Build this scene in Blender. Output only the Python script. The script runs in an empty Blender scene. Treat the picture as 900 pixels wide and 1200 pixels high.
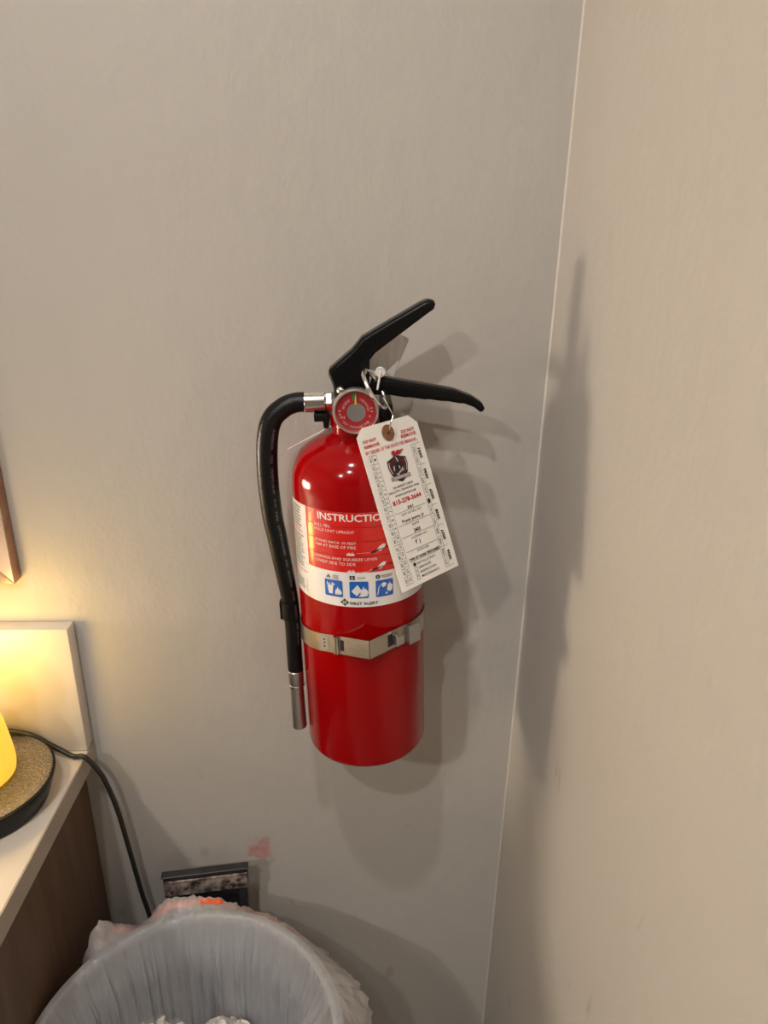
import bpy, bmesh, math, random
from mathutils import Vector, Matrix, noise
random.seed(4)
PI = math.pi
V = Vector
sc = bpy.context.scene
col = sc.collection

# ------------------------------------------------------------------ camera, world, lights, exposure
cd = bpy.data.cameras.new('camera'); cam = bpy.data.objects.new('camera', cd); col.objects.link(cam)
cd.sensor_fit = 'HORIZONTAL'; cd.sensor_width = 36.0; cd.lens = 832.0 / 900.0 * 36.0; cd.clip_start = 0.01
R_cam = Matrix(((0.999483483, 0.000804737, -0.0321266), (-0.0302871, 0.357837, -0.933292755), (0.010745036, 0.933783717, 0.35767655)))
# camera stands 0.65 m from the wall at standing eye height
R_cam = Matrix((R_cam[0], R_cam[1], R_cam[2]))
cam.matrix_world = Matrix.Translation((0, -0.65, 1.42)) @ R_cam.to_4x4()
sc.camera = cam
sc.view_settings.view_transform = 'Standard'; sc.view_settings.look = 'None'
sc.view_settings.gamma = 1.0; sc.view_settings.use_curve_mapping = False
sc.view_settings.exposure = 0.0

w = bpy.data.worlds.new('world'); sc.world = w; w.use_nodes = True
w.node_tree.nodes['Background'].inputs[0].default_value = (1.0, 0.95, 0.88, 1)
w.node_tree.nodes['Background'].inputs[1].default_value = 0.05

CEIL = 2.40
DOWNLIGHTS = [((-0.21, -0.74, CEIL - 0.012), 0.028, 0.56, (1.0, 0.93, 0.88)),
              ((-0.38, -1.33, CEIL - 0.012), 0.028, 0.90, (1.0, 0.93, 0.88)),
              ((-1.05, -1.80, CEIL - 0.012), 0.050, 1.70, (1.0, 0.93, 0.86))]
ADDED_GLOBE = ((-1.0, -0.082, 1.10), 0.070, 102.0, (1.0, 0.82, 0.62))  # added light source out of view, brightens the right wall
LAMP_AT = (-0.370, -0.092)
BULB = (0.030, 1.035, 18.0, (1.0, 0.63, 0.15))

def light(name, kind, loc, size, watts, colr):
    ld = bpy.data.lights.new(name, kind); ld.energy = watts; ld.color = colr
    if kind == 'AREA':
        ld.shape = 'DISK'; ld.size = size * 2
    else:
        ld.shadow_soft_size = size
    o = bpy.data.objects.new(name, ld); o.location = loc; col.objects.link(o); return o

for p, r, e, c in DOWNLIGHTS:
    light('downlight_beam', 'AREA', p, r, e * 10, c)

# ------------------------------------------------------------------ materials
def mat(name, color, rough=0.5, metal=0.0, bump=None, coat=0.0, vary=None, emit=None, spec=0.5, aniso=0.0):
    m = bpy.data.materials.new(name); m.use_nodes = True
    nt = m.node_tree; b = nt.nodes['Principled BSDF']
    b.inputs['Base Color'].default_value = (*color, 1); b.inputs['Roughness'].default_value = rough
    b.inputs['Metallic'].default_value = metal; b.inputs['Coat Weight'].default_value = coat
    b.inputs['Specular IOR Level'].default_value = spec
    b.inputs['Coat Roughness'].default_value = 0.04; b.inputs['Anisotropic'].default_value = aniso
    tc = nt.nodes.new('ShaderNodeTexCoord')
    if vary:                                   # (scale, second colour, stretch)
        n = nt.nodes.new('ShaderNodeTexNoise'); n.inputs['Scale'].default_value = vary[0]; n.inputs['Detail'].default_value = 5
        mp = nt.nodes.new('ShaderNodeMapping'); mp.inputs['Scale'].default_value = vary[2] if len(vary) > 2 else (1, 1, 1)
        nt.links.new(tc.outputs['Object'], mp.inputs[0]); nt.links.new(mp.outputs[0], n.inputs['Vector'])
        cr = nt.nodes.new('ShaderNodeValToRGB')
        cr.color_ramp.elements[0].color = (*color, 1); cr.color_ramp.elements[1].color = (*vary[1], 1)
        cr.color_ramp.elements[0].position = 0.38; cr.color_ramp.elements[1].position = 0.66
        nt.links.new(n.outputs['Fac'], cr.inputs[0]); nt.links.new(cr.outputs[0], b.inputs['Base Color'])
    if bump:
        n = nt.nodes.new('ShaderNodeTexNoise'); n.inputs['Scale'].default_value = bump[0]; n.inputs['Detail'].default_value = 3
        bp = nt.nodes.new('ShaderNodeBump'); bp.inputs['Strength'].default_value = bump[1]; bp.inputs['Distance'].default_value = bump[2]
        if len(bump) > 3:
            mp = nt.nodes.new('ShaderNodeMapping'); mp.inputs['Scale'].default_value = bump[3]
            nt.links.new(tc.outputs['Object'], mp.inputs[0]); nt.links.new(mp.outputs[0], n.inputs['Vector'])
        else:
            nt.links.new(tc.outputs['Object'], n.inputs['Vector'])
        nt.links.new(n.outputs['Fac'], bp.inputs['Height']); nt.links.new(bp.outputs[0], b.inputs['Normal'])
    if emit:
        b.inputs['Emission Color'].default_value = (*emit[0], 1); b.inputs['Emission Strength'].default_value = emit[1]
    return m

def wall_mat(name, color, stain=None, scuffs=0.0):
    """Greige eggshell paint: roller texture, a few scuffs, and on the back wall a pink splash mark."""
    m = bpy.data.materials.new(name); m.use_nodes = True; nt = m.node_tree; N = nt.nodes; L = nt.links
    b = N['Principled BSDF']; b.inputs['Roughness'].default_value = 0.46; b.inputs['Specular IOR Level'].default_value = 0.35
    tc = N.new('ShaderNodeTexCoord')
    def nz(scale, det=3, st=(1, 1, 1), dist=0.0):
        mp = N.new('ShaderNodeMapping'); mp.inputs['Scale'].default_value = st
        L.new(tc.outputs['Object'], mp.inputs[0])
        n = N.new('ShaderNodeTexNoise'); n.inputs['Scale'].default_value = scale; n.inputs['Detail'].default_value = det
        n.inputs['Distortion'].default_value = dist
        L.new(mp.outputs[0], n.inputs['Vector']); return n
    def ramp(src, a, bb):
        r = N.new('ShaderNodeMapRange'); r.inputs['From Min'].default_value = a; r.inputs['From Max'].default_value = bb
        L.new(src, r.inputs['Value']); return r.outputs['Result']
    def mix(fac, c1, c2):
        x = N.new('ShaderNodeMix'); x.data_type = 'RGBA'
        if isinstance(fac, float): x.inputs['Factor'].default_value = fac
        else: L.new(fac, x.inputs['Factor'])
        for k, c in ((6, c1), (7, c2)):
            if isinstance(c, tuple): x.inputs[k].default_value = (*c, 1)
            else: L.new(c, x.inputs[k])
        return x.outputs[2]
    def math_(op, a, bb):
        x = N.new('ShaderNodeMath'); x.operation = op; x.use_clamp = op != 'SUBTRACT'
        for k, c in ((0, a), (1, bb)):
            if isinstance(c, float): x.inputs[k].default_value = c
            else: L.new(c, x.inputs[k])
        return x.outputs[0]
    c = mix(ramp(nz(5, 4).outputs['Fac'], 0.3, 0.7), color, tuple(k * 0.965 for k in color))
    if scuffs:
        sx = ramp(nz(26, 5, (1, 1, 0.35), 1.5).outputs['Fac'], 0.70, 0.76)
        sep0 = N.new('ShaderNodeSeparateXYZ'); L.new(tc.outputs['Object'], sep0.inputs[0])
        low = ramp(sep0.outputs['Z'], 1.20, 0.80)
        c = mix(math_('MULTIPLY', math_('MULTIPLY', sx, low), scuffs), c, (0.16, 0.13, 0.11))
    if stain:
        vm = N.new('ShaderNodeVectorMath'); vm.operation = 'DISTANCE'; vm.inputs[1].default_value = stain
        wn = nz(48, 3); sub = N.new('ShaderNodeVectorMath'); sub.operation = 'SUBTRACT'
        L.new(wn.outputs['Color'], sub.inputs[0]); sub.inputs[1].default_value = (0.5, 0.5, 0.5)
        scl = N.new('ShaderNodeVectorMath'); scl.operation = 'SCALE'; scl.inputs['Scale'].default_value = 0.042
        L.new(sub.outputs[0], scl.inputs[0])
        add = N.new('ShaderNodeVectorMath'); add.operation = 'ADD'
        L.new(tc.outputs['Object'], add.inputs[0]); L.new(scl.outputs[0], add.inputs[1]); L.new(add.outputs[0], vm.inputs[0])
        d = ramp(vm.outputs['Value'], 0.0195, 0.011)
        mott = ramp(nz(110, 3).outputs['Fac'], 0.15, 0.6)
        c = mix(math_('MULTIPLY', math_('MULTIPLY', d, mott), 0.62), c, (0.50, 0.12, 0.14))
        # grey smudges low on the wall
        sm = ramp(nz(40, 3, (1, 1, 0.6)).outputs['Fac'], 0.66, 0.74)
        sep = N.new('ShaderNodeSeparateXYZ'); L.new(tc.outputs['Object'], sep.inputs[0])
        low = ramp(sep.outputs['Z'], 0.92, 0.70)
        c = mix(math_('MULTIPLY', math_('MULTIPLY', sm, low), 0.28), c, (0.20, 0.17, 0.15))
    L.new(c, b.inputs['Base Color'])
    b1 = N.new('ShaderNodeBump'); b1.inputs['Strength'].default_value = 0.28; b1.inputs['Distance'].default_value = 0.0012
    L.new(nz(230, 3, (1, 1, 0.75)).outputs['Fac'], b1.inputs['Height'])
    b2 = N.new('ShaderNodeBump'); b2.inputs['Strength'].default_value = 0.28; b2.inputs['Distance'].default_value = 0.004
    L.new(nz(34, 2, (1, 1, 0.6)).outputs['Fac'], b2.inputs['Height']); L.new(b1.outputs[0], b2.inputs['Normal'])
    L.new(b2.outputs[0], b.inputs['Normal'])
    return m

PAINT = (0.48, 0.458, 0.425)
M_wall = wall_mat('painted_wall', PAINT, stain=(-0.119, 0.0, 0.742))
M_wallr = wall_mat('painted_wall_side', PAINT, scuffs=0.55)
M_ceil = mat('ceiling_white', (0.78, 0.76, 0.72), 0.8)
M_floor = mat('floor_tile', (0.30, 0.26, 0.22), 0.5, vary=(6, (0.36, 0.31, 0.26)))
M_caulk = mat('caulk', (0.56, 0.53, 0.49), 0.45)
M_red = mat('red_enamel', (0.30, 0.0008, 0.0020), 0.13, spec=0.27)
M_white = mat('label_white', (0.78, 0.77, 0.75), 0.16, coat=0.5)
M_lred = mat('label_red', (0.62, 0.014, 0.010), 0.16, coat=0.5)
M_lblue = mat('label_blue', (0.010, 0.12, 0.50), 0.18, coat=0.4)
M_ink = mat('ink_black', (0.015, 0.014, 0.014), 0.5)
M_inkred = mat('ink_red', (0.55, 0.03, 0.045), 0.5)
M_lline = mat('label_dark_rule', (0.33, 0.008, 0.008), 0.4)
M_lwtxt = mat('label_pale_print', (0.80, 0.62, 0.58), 0.4)
M_blk = mat('black_powder_coat', (0.0035, 0.0035, 0.0038), 0.30, spec=0.16)
M_blkp = mat('black_plastic', (0.005, 0.005, 0.0055), 0.38, spec=0.2)
M_rubber = mat('black_rubber', (0.0045, 0.0045, 0.005), 0.34, spec=0.28, bump=(300, 0.35, 0.001, (1, 1, 3)))
M_hosep = mat('hose_print', (0.13, 0.13, 0.14), 0.5)
M_chrome = mat('bright_zinc', (0.78, 0.77, 0.75), 0.16, 1.0)
M_bezel = mat('bezel_chrome', (0.80, 0.79, 0.77), 0.34, 1.0)
M_satin = mat('satin_aluminium', (0.62, 0.61, 0.60), 0.34, 1.0)
M_steel = mat('strap_steel', (0.56, 0.52, 0.45), 0.26, 1.0, bump=(60, 0.15, 0.0008, (1, 1, 40)))
M_dialg = mat('dial_grey', (0.36, 0.35, 0.34), 0.35, 0.7)
M_dialr = mat('dial_red', (0.36, 0.006, 0.014), 0.35)
M_dialp = mat('dial_print', (0.62, 0.45, 0.44), 0.5)
M_green = mat('dial_green', (0.02, 0.20, 0.06), 0.4)
M_yel = mat('needle_yellow', (0.80, 0.50, 0.03), 0.4)
M_card = mat('tag_card', (0.80, 0.775, 0.725), 0.75, bump=(400, 0.15, 0.0004))
M_kraft = mat('tag_patch_brown', (0.20, 0.075, 0.035), 0.7, vary=(300, (0.24, 0.10, 0.05)))
M_maroon = mat('logo_maroon', (0.085, 0.008, 0.013), 0.5)
M_plume = mat('logo_red', (0.36, 0.012, 0.02), 0.5)
M_lgrey = mat('logo_grey', (0.30, 0.29, 0.30), 0.5)
M_lpale = mat('logo_pale', (0.62, 0.60, 0.58), 0.5)
M_seal = mat('seal_plastic', (0.72, 0.70, 0.68), 0.35)
M_quartz = mat('counter_quartz', (0.66, 0.60, 0.52), 0.30, vary=(9, (0.70, 0.65, 0.57)))
M_edge = mat('counter_edge_band', (0.44, 0.38, 0.31), 0.45, vary=(30, (0.48, 0.42, 0.35)))
M_wood = mat('cabinet_brown_laminate', (0.125, 0.072, 0.040), 0.5, vary=(14, (0.17, 0.10, 0.058), (6, 6, 0.5)))
M_cord = mat('cord_rubber', (0.025, 0.023, 0.02), 0.42)
M_copper = mat('copper_frame', (0.42, 0.22, 0.14), 0.32, 0.85, vary=(40, (0.52, 0.30, 0.20)), bump=(90, 0.2, 0.001))
M_frontc = mat('champagne_frame_face', (0.78, 0.62, 0.52), 0.22, 0.9, bump=(50, 0.15, 0.001))
M_mirror = mat('mirror_silver', (0.9, 0.9, 0.9), 0.02, 1.0)
M_lampbase = mat('lamp_base_black', (0.005, 0.005, 0.006), 0.35, spec=0.2)
M_hammer = mat('lamp_base_speckled', (0.17, 0.15, 0.125), 0.36, 0.75, vary=(480, (0.34, 0.31, 0.27)), bump=(420, 0.9, 0.002))
M_glow = mat('lamp_glass_lit', (0.85, 0.55, 0.08), 0.25, emit=((1.0, 0.56, 0.045), 0.85))
M_bulb = mat('bulb_lit', (1, 1, 1), 0.3, emit=(BULB[3], BULB[2]))
M_bin = mat('bin_grey_plastic', (0.33, 0.34, 0.36), 0.45)
M_hinge = mat('hinge_worn_black', (0.016, 0.016, 0.018), 0.45, vary=(90, (0.03, 0.03, 0.032)), bump=(120, 0.4, 0.001))
M_wear = mat('hinge_bare_metal', (0.030, 0.028, 0.028), 0.5, 0.25, vary=(95, (0.46, 0.37, 0.32)), bump=(150, 0.5, 0.001))
M_rust = mat('bolt_rusty', (0.10, 0.05, 0.04), 0.6, 0.4)
M_ribbon = mat('drawstring_orange', (0.80, 0.13, 0.03), 0.4)
M_tissue = mat('tissue_paper', (0.78, 0.75, 0.71), 0.9, bump=(160, 0.3, 0.001))
M_trimw = mat('downlight_trim_white', (0.8, 0.8, 0.78), 0.5)
M_lens = mat('downlight_lens', (1, 1, 1), 0.5, emit=((1.0, 0.9, 0.77), 6.0))

def film_mat(name, tint, clear):
    m = bpy.data.materials.new(name); m.use_nodes = True; nt = m.node_tree; N = nt.nodes; L = nt.links
    b = N['Principled BSDF']; b.inputs['Base Color'].default_value = (*tint, 1); b.inputs['Roughness'].default_value = 0.17
    b.inputs['Specular IOR Level'].default_value = 0.7
    tl = N.new('ShaderNodeBsdfTranslucent'); tl.inputs[0].default_value = (*tint, 1)
    tr = N.new('ShaderNodeBsdfTransparent')
    m1 = N.new('ShaderNodeMixShader'); m1.inputs[0].default_value = 0.35
    m2 = N.new('ShaderNodeMixShader'); m2.inputs[0].default_value = clear
    tc = N.new('ShaderNodeTexCoord'); n = N.new('ShaderNodeTexNoise'); n.inputs['Scale'].default_value = 70; n.inputs['Detail'].default_value = 4
    mp = N.new('ShaderNodeMapping'); mp.inputs['Scale'].default_value = (1, 1, 0.25)
    L.new(tc.outputs['Object'], mp.inputs[0]); L.new(mp.outputs[0], n.inputs['Vector'])
    bp = N.new('ShaderNodeBump'); bp.inputs['Strength'].default_value = 0.9; bp.inputs['Distance'].default_value = 0.006
    L.new(n.outputs['Fac'], bp.inputs['Height']); L.new(bp.outputs[0], b.inputs['Normal'])
    L.new(b.outputs[0], m1.inputs[1]); L.new(tl.outputs[0], m1.inputs[2])
    L.new(m1.outputs[0], m2.inputs[1]); L.new(tr.outputs[0], m2.inputs[2])
    L.new(m2.outputs[0], N['Material Output'].inputs[0])
    return m
M_film = film_mat('bag_film', (0.72, 0.73, 0.75), 0.38)
M_hem = film_mat('bag_hem_film', (0.80, 0.74, 0.72), 0.34)
M_flag = film_mat('seal_flag_film', (0.86, 0.83, 0.80), 0.10)

def glass_mat(name):
    m = bpy.data.materials.new(name); m.use_nodes = True; nt = m.node_tree; N = nt.nodes; L = nt.links
    g = N.new('ShaderNodeBsdfGlossy'); g.inputs['Roughness'].default_value = 0.03
    t = N.new('ShaderNodeBsdfTransparent'); mx = N.new('ShaderNodeMixShader'); mx.inputs[0].default_value = 0.03
    L.new(t.outputs[0], mx.inputs[1]); L.new(g.outputs[0], mx.inputs[2]); L.new(mx.outputs[0], N['Material Output'].inputs[0])
    return m
M_glass = glass_mat('gauge_lens')

# ------------------------------------------------------------------ mesh helpers
class MB:
    """Collects vertices and faces of one part."""
    def __init__(s): s.v = []; s.f = []
    def add(s, vs, fs):
        n = len(s.v); s.v += [tuple(p) for p in vs]; s.f += [tuple(i + n for i in q) for q in fs]; return s
    def box(s, c, d, R=None):
        vs = [V((x * d[0] / 2, y * d[1] / 2, z * d[2] / 2)) for x in (-1, 1) for y in (-1, 1) for z in (-1, 1)]
        vs = [(R @ p if R else p) + V(c) for p in vs]
        return s.add(vs, [(0, 1, 3, 2), (4, 6, 7, 5), (0, 4, 5, 1), (2, 3, 7, 6), (0, 2, 6, 4), (1, 5, 7, 3)])
    def lathe(s, prof, n=48, c=(0, 0, 0), R=None, closed=False):
        vs = []
        for r, z in prof:
            for k in range(n):
                p = V((r * math.cos(2 * PI * k / n), r * math.sin(2 * PI * k / n), z)); vs.append((R @ p if R else p) + V(c))
        fs = []
        m = len(prof)
        for i in range(m if closed else m - 1):
            for k in range(n):
                a, b_, j = i * n + k, i * n + (k + 1) % n, ((i + 1) % m) * n
                fs.append((a, b_, j + (k + 1) % n, j + k))
        if not closed:
            if prof[0][0] > 1e-6: fs.append(tuple(range(n - 1, -1, -1)))
            if prof[-1][0] > 1e-6: fs.append(tuple((m - 1) * n + k for k in range(n)))
        return s.add(vs, fs)
    def prism(s, poly, a, b, fmap):
        """poly: 2D outline; fmap(u, v, w) -> point; from depth a to b."""
        n = len(poly); vs = [fmap(u, v_, a) for u, v_ in poly] + [fmap(u, v_, b) for u, v_ in poly]
        return s.add(vs, [tuple(range(n)), tuple(range(2 * n - 1, n - 1, -1))] + [(i, i + n, (i + 1) % n + n, (i + 1) % n) for i in range(n)])
    def tube(s, pts, r, n=12, cap=True):
        pts = [V(p) for p in pts]; m = len(pts); up = None; vs = []
        for i, p in enumerate(pts):
            t = (pts[min(i + 1, m - 1)] - pts[max(i - 1, 0)]).normalized()
            if up is None: up = V((0, -1, 0)) if abs(t.y) < 0.9 else V((1, 0, 0))
            up = (up - t * up.dot(t)).normalized(); sd = t.cross(up)
            rr = r[i] if isinstance(r, (list, tuple)) else r
            vs += [p + (up * math.cos(2 * PI * k / n) + sd * math.sin(2 * PI * k / n)) * rr for k in range(n)]
        fs = [(i * n + k, i * n + (k + 1) % n, (i + 1) * n + (k + 1) % n, (i + 1) * n + k) for i in range(m - 1) for k in range(n)]
        if cap: fs += [tuple(range(n - 1, -1, -1)), tuple((m - 1) * n + k for k in range(n))]
        return s.add(vs, fs)
    def grid(s, fn, nu, nv):
        vs = [fn(i / nu, j / nv) for j in range(nv + 1) for i in range(nu + 1)]
        return s.add(vs, [(j * (nu + 1) + i, j * (nu + 1) + i + 1, (j + 1) * (nu + 1) + i + 1, (j + 1) * (nu + 1) + i) for j in range(nv) for i in range(nu)])
    def sphere(s, c, r, n=16, sc_=(1, 1, 1)):
        vs = []; fs = []
        for i in range(n + 1):
            for k in range(n * 2):
                a, b_ = PI * i / n, PI * k / n
                vs.append((c[0] + r * sc_[0] * math.sin(a) * math.cos(b_), c[1] + r * sc_[1] * math.sin(a) * math.sin(b_), c[2] + r * sc_[2] * math.cos(a)))
        for i in range(n):
            for k in range(n * 2):
                j = (k + 1) % (n * 2); fs.append((i * 2 * n + k, (i + 1) * 2 * n + k, (i + 1) * 2 * n + j, i * 2 * n + j))
        return s.add(vs, fs)

def put(name, mb, material, parent=None, smooth=35, bevel=None, label=None, fix=True):
    me = bpy.data.meshes.new(name); me.from_pydata(mb.v, [], mb.f)
    bm = bmesh.new(); bm.from_mesh(me)
    if fix:
        bmesh.ops.remove_doubles(bm, verts=bm.verts, dist=1e-7)
        bmesh.ops.recalc_face_normals(bm, faces=bm.faces)
    if bevel:
        es = [e for e in bm.edges if len(e.link_faces) == 2 and e.calc_face_angle(0) > math.radians(bevel[2] if len(bevel) > 2 else 40)]
        bmesh.ops.bevel(bm, geom=es, offset=bevel[0], segments=bevel[1], affect='EDGES', profile=0.5, clamp_overlap=True)
    bm.to_mesh(me); bm.free()
    me.materials.append(material)
    if smooth:
        me.polygons.foreach_set('use_smooth', [True] * len(me.polygons)); me.set_sharp_from_angle(angle=math.radians(smooth))
    o = bpy.data.objects.new(name, me); col.objects.link(o)
    if 'lettering' in name: o['kind'] = 'stuff'
    if parent: o.parent = parent
    if label: o['label'] = label
    return o

def tag(o, label, cat, group=None):
    o['label'] = label; o['category'] = cat
    if group: o['group'] = group
    return o

def thing(name, loc, label, cat, R=None, group=None):
    o = bpy.data.objects.new(name, None); col.objects.link(o); o.empty_display_size = 0.02
    o.matrix_world = Matrix.Translation(loc) @ (R.to_4x4() if R else Matrix.Identity(4))
    return tag(o, label, cat, group)

def structure(o):
    o['kind'] = 'structure'; return o

def spline(pts, n):
    """Catmull-Rom through pts (tuples of any length), n samples per span."""
    out = []; P = [pts[0]] + list(pts) + [pts[-1]]
    for i in range(1, len(P) - 2):
        for k in range(n):
            t = k / n; a, b_, c, d = P[i - 1], P[i], P[i + 1], P[i + 2]
            out.append(tuple(0.5 * (2 * q1 + (q2 - q0) * t + (2 * q0 - 5 * q1 + 4 * q2 - q3) * t * t + (3 * q1 - q0 - 3 * q2 + q3) * t ** 3) for q0, q1, q2, q3 in zip(a, b_, c, d)))
    out.append(tuple(pts[-1])); return out

def glyphs(s, bold=0.0):
    """Flat outline mesh of a line of lettering: (2D vertices, faces)."""
    cu = bpy.data.curves.new('lettering_curve', 'FONT'); cu.body = s; cu.offset = bold; cu.resolution_u = 2; cu.fill_mode = 'FRONT'
    ob = bpy.data.objects.new('lettering_curve', cu)
    me = bpy.data.meshes.new_from_object(ob)
    vs = [(p.co.x, p.co.y) for p in me.vertices]; fs = [tuple(q.vertices) for q in me.polygons]
    bpy.data.objects.remove(ob); bpy.data.curves.remove(cu); bpy.data.meshes.remove(me)
    return vs, fs

def letter(mb, s, box, f, bold=0.0, rot=0):
    """Fits the lettering of s into box (x0, y0, x1, y1), y up, and lays it on a surface with f(x, y)."""
    vs, fs = glyphs(s, bold)
    if not vs: return
    if rot: c, q = (0, 1) if rot > 0 else (0, -1); vs = [(x * c - y * q, x * q + y * c) for x, y in vs]
    x0 = min(p[0] for p in vs); x1 = max(p[0] for p in vs); y0 = min(p[1] for p in vs); y1 = max(p[1] for p in vs)
    g = [(box[0] + (x - x0) / max(x1 - x0, 1e-6) * (box[2] - box[0]), box[1] + (y - y0) / max(y1 - y0, 1e-6) * (box[3] - box[1])) for x, y in vs]
    mb.add([f(*p) for p in g], fs)

def poly2(mb, pts, f):
    mb.add([f(*p) for p in pts], [tuple(range(len(pts)))])

def rect2(mb, x0, y0, x1, y1, f, n=1):
    for i in range(n):
        a, b_ = x0 + (x1 - x0) * i / n, x0 + (x1 - x0) * (i + 1) / n
        mb.add([f(a, y0), f(b_, y0), f(b_, y1), f(a, y1)], [(0, 1, 2, 3)])

def frame2(mb, x0, y0, x1, y1, t, f):
    rect2(mb, x0, y0, x1, y0 + t, f); rect2(mb, x0, y1 - t, x1, y1, f); rect2(mb, x0, y0, x0 + t, y1, f); rect2(mb, x1 - t, y0, x1, y1, f)

def disc2(mb, cx, cy, rx, ry, f, n=20):
    poly2(mb, [(cx + rx * math.cos(2 * PI * k / n), cy + ry * math.sin(2 * PI * k / n)) for k in range(n)], f)

# ------------------------------------------------------------------ room shell
XR = 0.1667          # right-hand corner; that wall leans out slightly with height
def xr(z): return 0.1655 + 0.0068 * (z - 0.42)
LEFT, FRONT = -2.20, -4.20
mb = MB().add([(LEFT, 0, 0), (xr(0), 0, 0), (xr(CEIL), 0, CEIL), (LEFT, 0, CEIL), (LEFT, 0.1, 0), (xr(0) + .1, 0.1, 0), (xr(CEIL) + .1, 0.1, CEIL), (LEFT, 0.1, CEIL)],
              [(0, 1, 2, 3), (4, 7, 6, 5), (0, 3, 7, 4), (1, 5, 6, 2), (0, 4, 5, 1), (3, 2, 6, 7)])
structure(put('wall_back', mb, M_wall, smooth=0))
mb = MB().add([(xr(0), 0, 0), (xr(0), FRONT, 0), (xr(CEIL), FRONT, CEIL), (xr(CEIL), 0, CEIL), (xr(0) + .1, 0, 0), (xr(0) + .1, FRONT, 0), (xr(CEIL) + .1, FRONT, CEIL), (xr(CEIL) + .1, 0, CEIL)],
              [(0, 1, 2, 3), (4, 7, 6, 5), (0, 3, 7, 4), (1, 5, 6, 2), (0, 4, 5, 1), (3, 2, 6, 7)])
structure(put('wall_right', mb, M_wallr, smooth=0))
structure(put('wall_left', MB().box((LEFT - .05, FRONT / 2, CEIL / 2), (.1, -FRONT, CEIL)), M_wallr, smooth=0))
structure(put('wall_front', MB().box(((LEFT + XR) / 2, FRONT - .05, CEIL / 2), (XR - LEFT + .2, .1, CEIL)), M_wallr, smooth=0))
structure(put('floor', MB().box(((LEFT + XR) / 2, FRONT / 2, -.05), (XR - LEFT + .3, -FRONT + .3, .1)), M_floor, smooth=0))
structure(put('ceiling', MB().box(((LEFT + XR) / 2, FRONT / 2, CEIL + .05), (XR - LEFT + .3, -FRONT + .3, .1)), M_ceil, smooth=0))
# painted caulk bead down the corner
mb = MB(); rb = 0.0017
for i in range(49):
    z = CEIL * i / 48
    wob = 0.0003 * noise.noise(V((z * 9, 2, 5)))
    mb.v += [(xr(z) + .0003, .0003, z), (xr(z) - rb - wob, .0003, z), (xr(z) - rb * .42, -rb * .42, z), (xr(z) + .0003, -rb - wob, z)]
mb.f = [(i * 4 + a, i * 4 + a + 1, i * 4 + a + 5, i * 4 + a + 4) for i in range(48) for a in range(3)]
structure(put('trim_1', mb, M_caulk, smooth=60))

# ------------------------------------------------------------------ ceiling lights and an added globe for the right wall (out of the frame, they light it)
for k, (p, r, e, c) in enumerate(DOWNLIGHTS):
    t = thing('ceiling_light', (p[0], p[1], CEIL), ('round ceiling downlight nearest the extinguisher wall', 'round ceiling downlight further from the extinguisher wall', 'round ceiling downlight over the far end of the counter')[k], 'ceiling light')
    d_ = CEIL - p[2]
    put('trim_ring', MB().lathe([(r + .010, -.0005), (r + .012, -d_ + .004), (r + .004, -d_ + .001), (r + .003, -.0005)], 48, closed=True), M_trimw, t)
    put('lens', MB().lathe([(r + .003, -d_ + .005), (r + .003, -d_ + .003)], 40), M_lens, t)
sp, sr, se, scol = ADDED_GLOBE
sn = thing('added_globe_light', (sp[0], 0, sp[2]), 'added unseen opal globe light on the wall beyond the mirror', 'added light')
put('back_plate', MB().lathe([(0, .0005), (.030, .0005), (.030, .006), (.026, .009), (0, .009)], 40, (0, 0, 0), Matrix.Rotation(PI / 2, 3, 'X')), M_copper, sn)
put('arm', MB().lathe([(0, .009), (.009, .009), (.009, .016), (.018, .018), (.018, .022), (0, .022)], 32, (0, 0, 0), Matrix.Rotation(PI / 2, 3, 'X')), M_copper, sn)
put('globe', MB().sphere((0, sp[1], 0), sr - .003, 18), mat('added_globe_lit', (1, 1, 1), 0.3, emit=(scol, se)), sn)

# ------------------------------------------------------------------ fire extinguisher
EB = V((0.0057, -0.0728, 0.969))
RE = Matrix(((0.9994, 0.0006, -0.0353), (0.0, 0.99985, 0.01745), (0.0353, -0.01745, 0.99922)))
RT = 0.0562
ext = thing('fire_extinguisher', EB, 'red fire extinguisher with black hose and handles hanging on the wall', 'fire extinguisher', RE)
prof = [(0, .004), (.040, .004), (.049, .0025), (.0530, .0), (.0546, .0007), (.0557, .0022), (RT, .0048), (RT, .255), (.0560, .263), (.0550, .2705), (.0526, .2775),
        (.0475, .2865), (.0390, .2932), (.0290, .2985), (.0222, .3004), (.0205, .302), (.0203, .316), (.0195, .3172), (0, .3172)]
put('cylinder', MB().lathe(prof, 128), M_red, ext, smooth=28)

def cylf(off):
    """arc in degrees, height in mm -> point just off the tank; the label is applied a touch out of level."""
    r = RT + off
    def f(a, z): return (r * math.sin(math.radians(a)), -r * math.cos(math.radians(a)), (z - 0.022 * a) / 1000)
    return f
lab = MB(); f0 = cylf(.00018); rect2(lab, -112, 164.6, 112, 248.0, f0, 112)
label = put('label', lab, M_white, ext, smooth=60, fix=False, label='printed red and white instruction label')
f1 = cylf(.00030); f2 = cylf(.00044); f3 = cylf(.0006)
mb = MB(); rect2(mb, -49, 196.0, 46, 248.0, f1, 48); put('red_panel', mb, M_lred, label, smooth=60, fix=False)
wt = MB(); wd = MB(); ru = MB(); bk = MB(); rd = MB(); bl = MB()
letter(wt, 'INSTRUCTIONS', (-35, 240.4, 31.5, 246.6), f2, 0.02)
for z in (235.6, 223.4, 210.6): rect2(ru, -49, z - .25, 46, z + .25, f2, 48)
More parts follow.
